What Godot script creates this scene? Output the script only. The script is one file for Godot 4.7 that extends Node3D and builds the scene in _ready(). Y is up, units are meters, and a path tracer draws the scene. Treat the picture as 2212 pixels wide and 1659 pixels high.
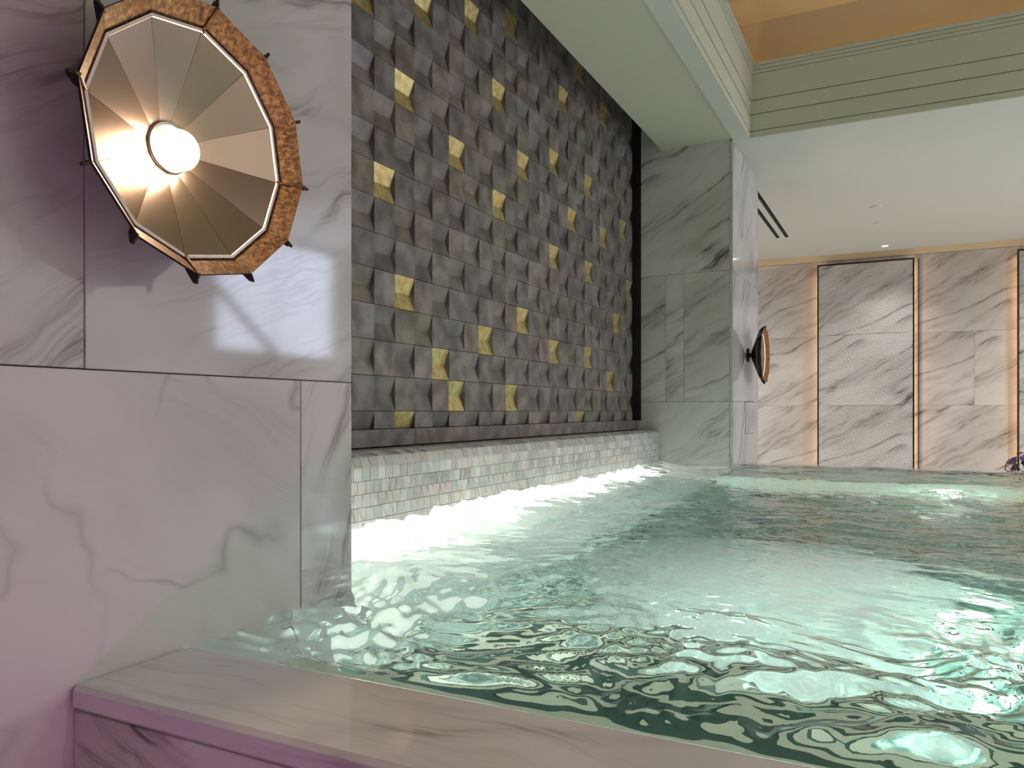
extends Node3D
# An indoor spa pool. All heights are given from the camera's eye level, which is EYE above the floor.
const EYE := 1.0
const WATER := -0.365        # water level from eye level
const CEIL := 1.77           # ceiling level from eye level
const WALL_X := -1.011       # face of the left wall and of the pillar
const TILE_X := -1.66        # face of the dark tile wall at the back of the niche
const LEDGE_X := -1.488      # face of the mosaic ledge under it
const END_Z := -5.195        # end of the niche
const NEAR_Z := -1.275       # near end of the niche
const FLOOR_POOL := -1.25
const TILE := 0.125

var M := {}
var taken := {}
var rng := RandomNumberGenerator.new()

# ------------------------------------------------------------------ nodes
func numbered(called: String) -> String:
	var n: int = taken.get(called, 0)
	taken[called] = n + 1
	return called if n == 0 else "%s_%03d" % [called, n]

func tag(o: Node, label := "", category := "", group := "", kind := "") -> Node:
	if label: o.set_meta("label", label)
	if category: o.set_meta("category", category)
	if group: o.set_meta("group", group)
	if kind: o.set_meta("kind", kind)
	return o

func thing(called: String, at: Vector3, label: String, category: String, group := "", kind := "") -> Node3D:
	var o := Node3D.new()
	o.name = numbered(called)
	add_child(o)
	o.position = at
	tag(o, label, category, group, kind)
	return o

func part(called: String, mesh: Mesh, m: Material, parent: Node, at := Vector3.ZERO) -> MeshInstance3D:
	var o := MeshInstance3D.new()
	o.name = called
	o.mesh = mesh
	o.material_override = m
	parent.add_child(o, true)
	o.position = at
	return o

func single(called: String, mesh: Mesh, m: Material, at: Vector3, label: String, category: String, group := "", kind := "") -> MeshInstance3D:
	var o := MeshInstance3D.new()
	o.name = numbered(called)
	o.mesh = mesh
	o.material_override = m
	add_child(o)
	o.position = at
	tag(o, label, category, group, kind)
	return o

# ------------------------------------------------------------------ meshes
class MB:
	var v := PackedVector3Array()
	var n := PackedVector3Array()
	var uv := PackedVector2Array()
	var idx := PackedInt32Array()
	# corners counter-clockwise when seen from outside (stored clockwise, as Godot wants)
	func poly(p: Array, u := []) -> void:
		var b := v.size()
		var nn := Vector3.ZERO
		for i in p.size():
			var a: Vector3 = p[i]
			var c: Vector3 = p[(i + 1) % p.size()]
			nn += a.cross(c)
		nn = nn.normalized()
		for i in p.size():
			v.append(p[i]); n.append(nn)
			uv.append(u[i] if i < u.size() else Vector2.ZERO)
		for i in range(1, p.size() - 1):
			idx.append(b); idx.append(b + i + 1); idx.append(b + i)
	func box(a: Vector3, b: Vector3) -> void:
		poly([Vector3(b.x, a.y, b.z), Vector3(b.x, a.y, a.z), Vector3(b.x, b.y, a.z), Vector3(b.x, b.y, b.z)])
		poly([Vector3(a.x, a.y, a.z), Vector3(a.x, a.y, b.z), Vector3(a.x, b.y, b.z), Vector3(a.x, b.y, a.z)])
		poly([Vector3(a.x, b.y, b.z), Vector3(b.x, b.y, b.z), Vector3(b.x, b.y, a.z), Vector3(a.x, b.y, a.z)])
		poly([Vector3(a.x, a.y, a.z), Vector3(b.x, a.y, a.z), Vector3(b.x, a.y, b.z), Vector3(a.x, a.y, b.z)])
		poly([Vector3(a.x, a.y, b.z), Vector3(b.x, a.y, b.z), Vector3(b.x, b.y, b.z), Vector3(a.x, b.y, b.z)])
		poly([Vector3(b.x, a.y, a.z), Vector3(a.x, a.y, a.z), Vector3(a.x, b.y, a.z), Vector3(b.x, b.y, a.z)])
	# a box with its edges cut by e
	func cbox(a: Vector3, b: Vector3, e: float) -> void:
		var c := (a + b) / 2
		var h := (b - a) / 2
		for ax in 3:
			for s in [-1, 1]:
				var q := []
				var o1 := (ax + 1) % 3
				var o2 := (ax + 2) % 3
				for w in [[-1, -1], [1, -1], [1, 1], [-1, 1]]:
					var p := Vector3.ZERO
					p[ax] = s * h[ax]
					p[o1] = w[0] * (h[o1] - e)
					p[o2] = w[1] * (h[o2] - e)
					q.append(c + p)
				if s < 0: q.reverse()
				poly(q)
		for ax in 3:
			var o1 := (ax + 1) % 3
			var o2 := (ax + 2) % 3
			for s1 in [-1, 1]:
				for s2 in [-1, 1]:
					var q := []
					for w in [[-1, 0], [1, 0], [1, 1], [-1, 1]]:
						var p := Vector3.ZERO
						p[ax] = w[0] * (h[ax] - e)
						p[o1] = s1 * (h[o1] - (0.0 if w[1] == 0 else e))
						p[o2] = s2 * (h[o2] - (e if w[1] == 0 else 0.0))
						q.append(c + p)
					if s1 * s2 < 0: q.reverse()
					poly(q)
		for sx in [-1, 1]:
			for sy in [-1, 1]:
				for sz in [-1, 1]:
					var q := [c + Vector3(sx * h.x, sy * (h.y - e), sz * (h.z - e)), c + Vector3(sx * (h.x - e), sy * h.y, sz * (h.z - e)), c + Vector3(sx * (h.x - e), sy * (h.y - e), sz * h.z)]
					if sx * sy * sz < 0: q.reverse()
					poly(q)
	# uv from position: planar by the face's main axis, turned by phi and scaled to `metres` per texture
	func planar(metres: float, phi: float, off: Vector2) -> void:
		for i in v.size():
			var p := v[i]
			var k := n[i].abs()
			var q := Vector2(p.x, p.z) if k.y > k.x and k.y > k.z else (Vector2(-p.z, p.y) if k.x > k.z else Vector2(p.x, p.y))
			q = q.rotated(phi) / metres
			uv[i] = Vector2(q.x, -q.y) + off
	func mesh() -> ArrayMesh:
		var a := []
		a.resize(Mesh.ARRAY_MAX)
		a[Mesh.ARRAY_VERTEX] = v
		a[Mesh.ARRAY_NORMAL] = n
		a[Mesh.ARRAY_TEX_UV] = uv
		a[Mesh.ARRAY_INDEX] = idx
		var m := ArrayMesh.new()
		m.add_surface_from_arrays(Mesh.PRIMITIVE_TRIANGLES, a)
		return m
	# tube through points with radii, smooth
	func tube(pts: Array, rad: Array, sides := 10) -> void:
		var b := v.size()
		for i in pts.size():
			var d: Vector3 = (pts[min(i + 1, pts.size() - 1)] - pts[max(i - 1, 0)]).normalized()
			var up := Vector3.UP if absf(d.y) < 0.9 else Vector3.RIGHT
			var e1 := d.cross(up).normalized()
			var e2 := d.cross(e1).normalized()
			for k in sides:
				var t := TAU * k / sides
				var o := e1 * cos(t) + e2 * sin(t)
				v.append(pts[i] + o * rad[i]); n.append(o); uv.append(Vector2(float(k) / sides, i))
		for i in pts.size() - 1:
			for k in sides:
				var p := b + i * sides + k
				var q := b + i * sides + (k + 1) % sides
				idx.append_array([p, p + sides, q, q, p + sides, q + sides])
	# turned round the x axis: profile of (x, r); sides flat or smooth
	func lathe_x(prof: Array, sides: int, flat: bool, turn := 0.0) -> void:
		for i in prof.size() - 1:
			var a: Vector2 = prof[i]
			var c: Vector2 = prof[i + 1]
			for k in sides:
				var t0 := turn + TAU * k / sides
				var t1 := turn + TAU * (k + 1) / sides
				var d0 := Vector3(0, sin(t0), cos(t0))
				var d1 := Vector3(0, sin(t1), cos(t1))
				var q := [Vector3(a.x, 0, 0) + d1 * a.y, Vector3(a.x, 0, 0) + d0 * a.y, Vector3(c.x, 0, 0) + d0 * c.y, Vector3(c.x, 0, 0) + d1 * c.y]
				var b := v.size()
				poly(q)
				for j in 4:
					uv[b + j] = Vector2((k + (0 if j in [1, 2] else 1)) / float(sides) * 3.0, (a if j < 2 else c).y * 3.0)
				if not flat:
					var nx := Vector2(a.y - c.y, c.x - a.x).normalized()
					for j in 4:
						n[b + j] = (Vector3(nx.x, 0, 0) + (d1 if j in [0, 3] else d0) * nx.y).normalized()

func slab_mesh(a: Vector3, b: Vector3, bevel: float, metres: float, phi: float, off: Vector2) -> ArrayMesh:
	# off picks the part of the stone block that the slab is cut from (0 to 1 of what is left over)
	var k := MB.new()
	k.cbox(a, b, bevel)
	k.planar(metres, phi, Vector2.ZERO)
	var d := b - a
	var ax := 0 if d.x <= d.y and d.x <= d.z else (1 if d.y <= d.z else 2)
	var lo := Vector2(1e9, 1e9)
	var hi := -lo
	for i in k.v.size():
		if absf(k.n[i][ax]) > 0.9:
			lo = lo.min(k.uv[i])
			hi = hi.max(k.uv[i])
	var room := (Vector2(0.99, 0.99) - (hi - lo)).max(Vector2.ZERO)
	var shift := Vector2(0.005, 0.005) - lo + room * Vector2(fposmod(off.x, 1.0), fposmod(off.y, 1.0))
	for i in k.v.size():
		k.uv[i] += shift
	return k.mesh()

func box_mesh(a: Vector3, b: Vector3) -> ArrayMesh:
	var k := MB.new()
	k.box(a, b)
	k.planar(1.0, 0.0, Vector2.ZERO)
	return k.mesh()

func V(x: float, y: float, z: float) -> Vector3:
	return Vector3(x, EYE + y, z)

# ------------------------------------------------------------------ materials
func mat(c: Color, rough := 0.6, metal := 0.0, spec := 0.5) -> StandardMaterial3D:
	var m := StandardMaterial3D.new()
	m.albedo_color = c
	m.roughness = rough
	m.metallic = metal
	m.metallic_specular = spec
	return m

func glow(c: Color, energy: float) -> StandardMaterial3D:
	var m := mat(c, 0.5)
	m.emission_enabled = true
	m.emission = c
	m.emission_energy_multiplier = energy
	return m

func noise(seed_: int, freq := 1.0, octaves := 4, gain := 0.5) -> FastNoiseLite:
	var f := FastNoiseLite.new()
	f.noise_type = FastNoiseLite.TYPE_SIMPLEX_SMOOTH
	f.seed = seed_
	f.frequency = freq
	f.fractal_type = FastNoiseLite.FRACTAL_FBM if octaves > 1 else FastNoiseLite.FRACTAL_NONE
	f.fractal_octaves = octaves
	f.fractal_gain = gain
	return f

# Marble: soft clouds, bundles of fine streaks along one direction, a few bold veins, short dashes.
func marble(px: int, seed_: int, deg: float, base: Color, warm: Color, vein: Color, streak: float, bold: float, soft: float, k: float) -> ImageTexture:
	var w1 := noise(seed_, 1.0, 4, 0.42)
	var na_ := noise(seed_ + 1, 1.0, 3, 0.55)
	var nb_ := noise(seed_ + 2, 1.0, 2)
	var nm := noise(seed_ + 4, 1.0, 3)
	var data := PackedByteArray()
	data.resize(px * px * 3)
	var ca := cos(deg_to_rad(deg))
	var sa := sin(deg_to_rad(deg))
	var i := 0
	for yy in px:
		var y := 1.0 - float(yy) / px
		for xx in px:
			var x := float(xx) / px
			var s := x * ca + y * sa
			var t := -x * sa + y * ca
			var w := w1.get_noise_2d(s * 3.0, t * 3.0)
			var tw := t + w * 0.034
			var n0 := nm.get_noise_2d(s * 0.8 * k, tw * 4.2 * k)
			var band := smoothstep(0.02, 0.5, n0)
			var brk := smoothstep(-0.30, 0.30, nb_.get_noise_2d(s * 2.6 * k, tw * 15.0 * k))
			var hair := maxf(0.0, 1.0 - absf(na_.get_noise_2d(s * 1.5 * k, tw * 20.0 * k)) * 2.9)
			hair = hair * hair * hair * brk
			var fine := maxf(0.0, 1.0 - absf(na_.get_noise_2d(s * 4.5 * k + 19.0, tw * 54.0 * k)) * 2.4)
			fine = fine * fine * brk
			# one or two heavy bundles of veins
			var g := maxf(0.0, 1.0 - absf(nb_.get_noise_2d(s * 0.4 * k + 3.0, tw * 2.0 * k + 1.0)) * 8.0)
			g = g * g * (0.25 + 0.75 * maxf(hair, fine))
			# thin wandering veins of the soft kind
			var q := maxf(0.0, 1.0 - absf(w1.get_noise_2d(x * 1.3 + 5.0, y * 1.3 + w * 0.2)) * 16.0)
			q = q * q * smoothstep(-0.15, 0.4, nm.get_noise_2d(x * 3.0 + 51.0, y * 3.0))
			var q2 := maxf(0.0, 1.0 - absf(w1.get_noise_2d(x * 2.4 + 15.0, y * 2.4 + 8.0)) * 11.0)
			q += q2 * q2 * 0.5 * smoothstep(-0.05, 0.5, nm.get_noise_2d(x * 2.6 + 71.0, y * 2.6))
			var d := clampf(streak * (band * (0.14 + 0.55 * hair + 0.40 * fine) + 0.16 * hair + 0.05 * fine) + bold * g + soft * q, 0.0, 1.0)
			var cloud := nm.get_noise_2d(s * 1.9 + 31.0, t * 2.4)
			var c := base.lerp(warm, clampf(cloud * 1.6 + 0.35, 0.0, 1.0)).lerp(vein, d)
			data[i] = int(c.r * 255.0); data[i + 1] = int(c.g * 255.0); data[i + 2] = int(c.b * 255.0)
			i += 3
	return ImageTexture.create_from_image(Image.create_from_data(px, px, false, Image.FORMAT_RGB8, data))

func noise_tex(px: int, f: FastNoiseLite, stops: Array, cols: Array) -> NoiseTexture2D:
	var t := NoiseTexture2D.new()
	t.width = px
	t.height = px
	t.seamless = true
	t.noise = f
	if cols:
		var g := Gradient.new()
		g.offsets = PackedFloat32Array(stops)
		g.colors = PackedColorArray(cols)
		t.color_ramp = g
	return t

func textured(tex: Texture2D, rough: float, spec := 0.5) -> StandardMaterial3D:
	var m := mat(Color.WHITE, rough, 0.0, spec)
	m.albedo_texture = tex
	return m

func make_materials() -> void:
	M.up_tex = marble(1024, 11, 24, Color(0.80, 0.785, 0.785), Color(0.755, 0.74, 0.735), Color(0.42, 0.38, 0.385), 0.8, 0.5, 0.0, 1.0)
	M.low_tex = marble(1024, 47, -24, Color(0.80, 0.78, 0.775), Color(0.74, 0.72, 0.705), Color(0.42, 0.385, 0.385), 0.12, 0.0, 0.38, 0.7)
	M.far_tex = marble(1024, 83, 32, Color(0.81, 0.795, 0.785), Color(0.755, 0.735, 0.72), Color(0.38, 0.34, 0.315), 0.74, 0.95, 0.0, 1.35)
	M.up = textured(M.up_tex, 0.07)
	M.low = textured(M.low_tex, 0.2)
	M.far = textured(M.far_tex, 0.16)
	M.wet = textured(M.up_tex, 0.07, 0.5)
	M.chisel = textured(M.far_tex, 0.55)
	M.chisel.heightmap_enabled = true
	M.chisel.heightmap_texture = noise_tex(1024, noise(6, 0.06, 3), [], [])
	M.chisel.heightmap_scale = 0.8
	M.white = mat(Color(0.83, 0.83, 0.80), 0.75)
	M.plaster = mat(Color(0.80, 0.79, 0.72), 0.8)
	M.cove = mat(Color(0.82, 0.78, 0.68), 0.8)
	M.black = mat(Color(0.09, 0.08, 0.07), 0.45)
	M.duct = mat(Color(0.55, 0.55, 0.54), 0.6, 0.3)
	M.core = mat(Color(0.45, 0.44, 0.42), 0.9)
	M.gap = mat(Color(0.30, 0.28, 0.26), 0.9)
	# slate
	var sl := noise_tex(512, noise(21, 0.012, 5), [0.25, 0.5, 0.75], [Color(0.72, 0.72, 0.72), Color(0.88, 0.87, 0.86), Color(1, 1, 1)])
	M.slate = []
	for c in [Color(0.51, 0.47, 0.465), Color(0.53, 0.48, 0.465), Color(0.49, 0.455, 0.455), Color(0.51, 0.465, 0.43), Color(0.545, 0.50, 0.495), Color(0.47, 0.44, 0.43)]:
		var m := textured(sl, 0.30, 0.45)
		m.albedo_color = c
		m.uv1_triplanar = true
		m.uv1_world_triplanar = true
		m.uv1_scale = Vector3(1.3, 1.3, 1.3)
		M.slate.append(m)
	var gt := noise_tex(256, noise(23, 0.03, 4), [0.2, 0.55, 0.8], [Color(0.76, 0.65, 0.40), Color(0.86, 0.77, 0.54), Color(0.90, 0.83, 0.62)])
	M.gold = textured(gt, 0.34)
	M.gold.metallic = 0.75
	M.gold.uv1_triplanar = true
	M.gold.uv1_world_triplanar = true
	M.gold.uv1_scale = Vector3(3, 3, 3)
	# mosaic
	M.mosaic = []
	for c in [Color(1, 1, 1), Color(0.95, 0.96, 0.95), Color(0.98, 0.95, 0.93), Color(0.9, 0.91, 0.9)]:
		var m := textured(M.up_tex, 0.2)
		m.albedo_color = c
		M.mosaic.append(m)
	M.grout = mat(Color(0.70, 0.69, 0.66), 0.85)
	# lamp
	var rust := noise_tex(512, noise(31, 0.035, 5, 0.65), [0.2, 0.42, 0.6, 0.8], [Color(0.10, 0.065, 0.04), Color(0.26, 0.165, 0.09), Color(0.38, 0.28, 0.16), Color(0.52, 0.43, 0.29)])
	M.rust = textured(rust, 0.55)
	M.rust.metallic = 0.3
	M.rust.uv1_triplanar = true
	M.rust.uv1_scale = Vector3(6, 6, 6)
	M.bronze = mat(Color(0.20, 0.18, 0.15), 0.4, 0.7)
	M.mirror = mat(Color(0.60, 0.53, 0.48), 0.26, 1.0)
	M.edge = mat(Color(0.90, 0.85, 0.79), 0.3)
	M.bulb = glow(Color(1.0, 0.93, 0.83), 24.0)
	M.steel = mat(Color(0.75, 0.75, 0.74), 0.25, 1.0)
	M.brass = mat(Color(0.45, 0.40, 0.30), 0.35, 0.9)
	M.led_warm = glow(Color(1.0, 0.74, 0.44), 1.5)
	M.led_pink = glow(Color(0.92, 0.30, 0.95), 3.0)
	M.down = glow(Color(1.0, 0.96, 0.88), 14.0)
	M.lens = glow(Color(0.92, 1.0, 0.95), 2.0)
	# pool
	M.basin = textured(noise_tex(512, noise(61, 0.02, 4), [0.3, 0.5, 0.7], [Color(0.17, 0.27, 0.25), Color(0.28, 0.39, 0.36), Color(0.50, 0.58, 0.54)]), 0.4)
	M.basin.uv1_triplanar = true
	M.basin.uv1_world_triplanar = true
	M.basin.uv1_scale = Vector3(0.9, 0.9, 0.9)
	M.added_light_band = mat(Color(0.86, 0.85, 0.78), 0.4)  # cream of the added step edges, stands in for bright ripple streaks
	M.step = mat(Color(0.15, 0.31, 0.285), 0.4)  # dark treads of the added steps, stand in for unlit water
	M.pale = mat(Color(0.66, 0.74, 0.69), 0.4)
	var w := mat(Color(0.83, 0.955, 0.915, 0.0), 0.0)
	w.transparency = BaseMaterial3D.TRANSPARENCY_ALPHA
	w.refraction_enabled = true
	w.refraction_scale = 0.033
	M.water = w
	var fo := mat(Color(0.90, 0.95, 0.92), 0.7)
	fo.backlight_enabled = true
	fo.backlight = Color(0.95, 1.0, 0.97)
	M.foam = fo
	M.leaf = mat(Color(0.16, 0.24, 0.10), 0.5)
	M.petals = [mat(Color(0.48, 0.28, 0.58), 0.6), mat(Color(0.64, 0.50, 0.66), 0.6), mat(Color(0.33, 0.20, 0.36), 0.6), mat(Color(0.80, 0.72, 0.74), 0.6)]

# ------------------------------------------------------------------ lights
func area(parent: Node, at: Vector3, towards: Vector3, size: Vector2, c: Color, energy: float) -> void:
	var l := AreaLight3D.new()
	l.name = "area_light"
	l.area_size = size
	l.light_color = c
	l.light_energy = energy
	l.shadow_enabled = true
	l.area_range = 20.0
	parent.add_child(l, true)
	l.look_at_from_position(at, at + towards, Vector3.UP if absf(towards.normalized().y) < 0.9 else Vector3(0, 0, 1))
	if parent is Node3D and parent != self: l.position = at

func omni(parent: Node, at: Vector3, c: Color, energy: float, size: float) -> void:
	var l := OmniLight3D.new()
	l.name = "point_light"
	l.light_color = c
	l.light_energy = energy
	l.light_size = size
	l.omni_range = 20.0
	l.omni_attenuation = 2.0
	l.shadow_enabled = true
	parent.add_child(l, true)
	l.position = at

func spot(parent: Node, at: Vector3, towards: Vector3, c: Color, energy: float, angle: float, size: float, soft := 0.7) -> void:
	var l := SpotLight3D.new()
	l.name = "spot_light"
	l.light_color = c
	l.light_energy = energy
	l.light_size = size
	l.spot_range = 20.0
	l.spot_attenuation = 2.0
	l.spot_angle = angle
	l.spot_angle_attenuation = soft
	l.shadow_enabled = true
	parent.add_child(l, true)
	l.look_at_from_position(at, at + towards, Vector3.UP if absf(towards.normalized().y) < 0.9 else Vector3(0, 0, 1))
	l.position = at

# ------------------------------------------------------------------ the scene
func _ready() -> void:
	rng.seed = 7
	var f := 1685.0
	var cam := Camera3D.new()
	cam.name = "camera"
	cam.projection = Camera3D.PROJECTION_FRUSTUM
	cam.near = 0.05
	cam.far = 60.0
	cam.size = 2.0 * 0.05 * 829.5 / f
	cam.frustum_offset = Vector2(0, 0.05 * 58.5 / f)
	add_child(cam)
	cam.position = Vector3(0, EYE, 0)
	cam.rotation.y = atan2(852.0, f)
	cam.current = true
	var env := Environment.new()
	env.background_mode = Environment.BG_COLOR
	env.background_color = Color(0.02, 0.02, 0.022)
	env.tonemap_mode = Environment.TONE_MAPPER_LINEAR
	env.tonemap_exposure = 1.0
	env.sdfgi_enabled = true
	env.ssao_enabled = true
	env.ssil_enabled = true
	env.volumetric_fog_enabled = true
	env.volumetric_fog_density = 0.0
	var we := WorldEnvironment.new()
	we.name = "world_environment"
	we.environment = env
	add_child(we)
	make_materials()
	build_walls()
	build_ceiling()
	build_far_wall()
	build_tile_wall()
	build_ledge()
	build_pool()
	build_water()
	build_lamps()
	build_fittings()
	build_flowers()

func structure(called: String) -> Node3D:
	return thing(called, Vector3.ZERO, "", "", "", "structure")

# slabs on a wall: face along x (normal +x) at X; list of [z0, z1, y0, y1, material, phi]
func slab_x(parent: Node, X: float, s: Array, metres: float, thick := 0.02) -> void:
	var g := 0.0008
	var z0: float = minf(s[0], s[1]) + g
	var z1: float = maxf(s[0], s[1]) - g
	var off := Vector2(rng.randf(), rng.randf())
	if s.size() > 6: off = s[6]
	part("slab", slab_mesh(V(X - thick, s[2] + g, z0), V(X, s[3] - g, z1), 0.0012, metres, s[5], off), s[4], parent)

func slab_z(parent: Node, Z: float, s: Array, metres: float, thick := 0.02) -> void:
	var g := 0.0008
	var off := Vector2(rng.randf(), rng.randf())
	if s.size() > 6: off = s[6]
	part("slab", slab_mesh(V(s[0] + g, s[2] + g, Z - thick), V(s[1] - g, s[3] - g, Z), 0.0012, metres, s[5], off), s[4], parent)

func build_walls() -> void:
	# left wall with the lamp: a pier that ends at the niche
	var w := structure("wall_left")
	part("core", box_mesh(V(-1.9, -1.3, NEAR_Z + 0.02), V(WALL_X - 0.012, 2.1, 2.6)), M.gap, w)
	for s in [[-0.694, NEAR_Z, 0.058, 0.92, M.up, 0.0, Vector2(-0.62, 0.98)], [-0.694, 0.2, 0.058, 0.92, M.up, -0.15, Vector2(0.25, 0.93)], [0.2, 1.1, 0.058, 0.92, M.up, 0.0], [1.1, 2.6, 0.058, 0.92, M.up, 0.0],
			[-1.124, NEAR_Z, -0.62, 0.058, M.up, -0.75, Vector2(0.2, 0.3)], [-1.124, -0.2, -0.62, 0.058, M.low, 0.0, Vector2(-0.14, 0.14)], [-0.2, 0.7, -1.0, 0.058, M.low, 0.0], [0.7, 2.6, -1.0, 0.058, M.low, 0.0],
			[-1.124, NEAR_Z, -1.25, -0.62, M.up, -0.75], [-1.124, -0.2, -1.25, -0.62, M.low, 0.3],
			[NEAR_Z, -0.4, 0.92, CEIL, M.up, 0.0], [-0.4, 0.5, 0.92, CEIL, M.up, 0.0], [0.5, 2.6, 0.92, CEIL, M.up, 0.0]]:
		slab_x(w, WALL_X, s, 1.15)
	for s in [[-1.9, WALL_X - 0.021, -1.25, 0.058], [-1.9, WALL_X - 0.021, 0.058, 0.92], [-1.9, WALL_X - 0.021, 0.92, 2.1]]:
		part("slab", slab_mesh(V(s[0], s[2] + 0.001, NEAR_Z), V(s[1], s[3] - 0.001, NEAR_Z + 0.02), 0.0012, 2.0, 0.0, Vector2(0.2, 0.4)), M.far, w)
	# pillar at the end of the niche
	var p := structure("wall_pillar")
	part("core", box_mesh(V(-2.4, -1.3, -6.145), V(WALL_X - 0.012, CEIL, END_Z - 0.012)), M.gap, p)
	for s in [[-2.0, WALL_X - 0.021, 0.922, 2.1, M.far, 0.0, Vector2(0.95, 0.90)], [-2.0, -1.458, 0.064, 0.922, M.far, 0.0, Vector2(0.35, 0.52)], [-1.458, -1.334, 0.064, 0.922, M.far, 0.0, Vector2(0.1, 0.8)], [-1.334, WALL_X - 0.021, 0.064, 0.922, M.far, 0.0, Vector2(0.4, 0.36)],
			[-2.0, WALL_X - 0.021, -1.25, 0.064, M.far, 0.0, Vector2(0.02, 0.1)]]:
		slab_z(p, END_Z, s, 1.7)
	for s in [[END_Z, -6.155, -1.25, 0.064, M.up, -0.7], [END_Z, -6.155, 0.064, 0.922, M.up, -0.7], [END_Z, -6.155, 0.922, CEIL, M.up, -0.7]]:
		slab_x(p, WALL_X, s, 1.6)
	# the rest of the room
	part("panel", box_mesh(V(-4.2, -1.0, -10.1), V(-4.0, 2.1, -5.2)), M.white, structure("wall_far_left"))
	part("panel", box_mesh(V(-4.2, -1.0, -6.3), V(-2.4, 2.1, -6.1)), M.white, structure("wall_recess"))
	part("panel", box_mesh(V(-1.9, -1.0, 2.6), V(3.8, 2.9, 2.8)), mat(Color(0.44, 0.40, 0.37), 0.5), structure("wall_back"))
	var r := structure("wall_right")
	for b in [[-10.1, -6.75, -1.0, 2.9], [-5.1, 2.8, -1.0, 2.9], [-6.75, -5.1, -1.0, 0.55], [-6.75, -5.1, 1.72, 2.9]]:
		part("panel", box_mesh(V(3.6, b[2], b[0]), V(3.8, b[3], b[1])), M.white, r)
	part("floor_slab", box_mesh(V(-4.2, -1.2, -10.1), V(3.8, -1.0, -5.78)), M.far, structure("floor"))
	var fl := structure("floor_near")
	part("floor_slab", box_mesh(V(-1.9, -1.2, -0.67), V(3.8, -1.0, 2.8)), M.far, fl)
	part("floor_slab", box_mesh(V(2.8, -1.2, -5.8), V(3.8, -1.0, -0.67)), M.far, fl)
	# lit window in the right wall
	var wi := structure("window_1")
	part("pane", box_mesh(V(3.70, 0.55, -6.75), V(3.71, 1.72, -5.1)), glow(Color(0.84, 0.90, 1.0), 2.8), wi)
	for z in [-6.75, -5.92, -5.13]:
		part("mullion", box_mesh(V(3.60, 0.55, z), V(3.66, 1.72, z + 0.03)), M.steel, wi)
	for y in [0.55, 1.69]:
		part("frame_bar", box_mesh(V(3.60, y, -6.75), V(3.66, y + 0.03, -5.1)), M.steel, wi)
	var bar := MB.new()
	bar.tube([V(3.50, 1.16, -4.98), V(3.50, 0.42, -5.96)], [0.045, 0.045], 12)
	part("sloping_rail", bar.mesh(), M.steel, wi)
	area(wi, V(3.58, 1.13, -5.92), Vector3(-1, 0, 0), Vector2(1.6, 1.1), Color(0.86, 0.91, 1.0), 3.4)

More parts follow.
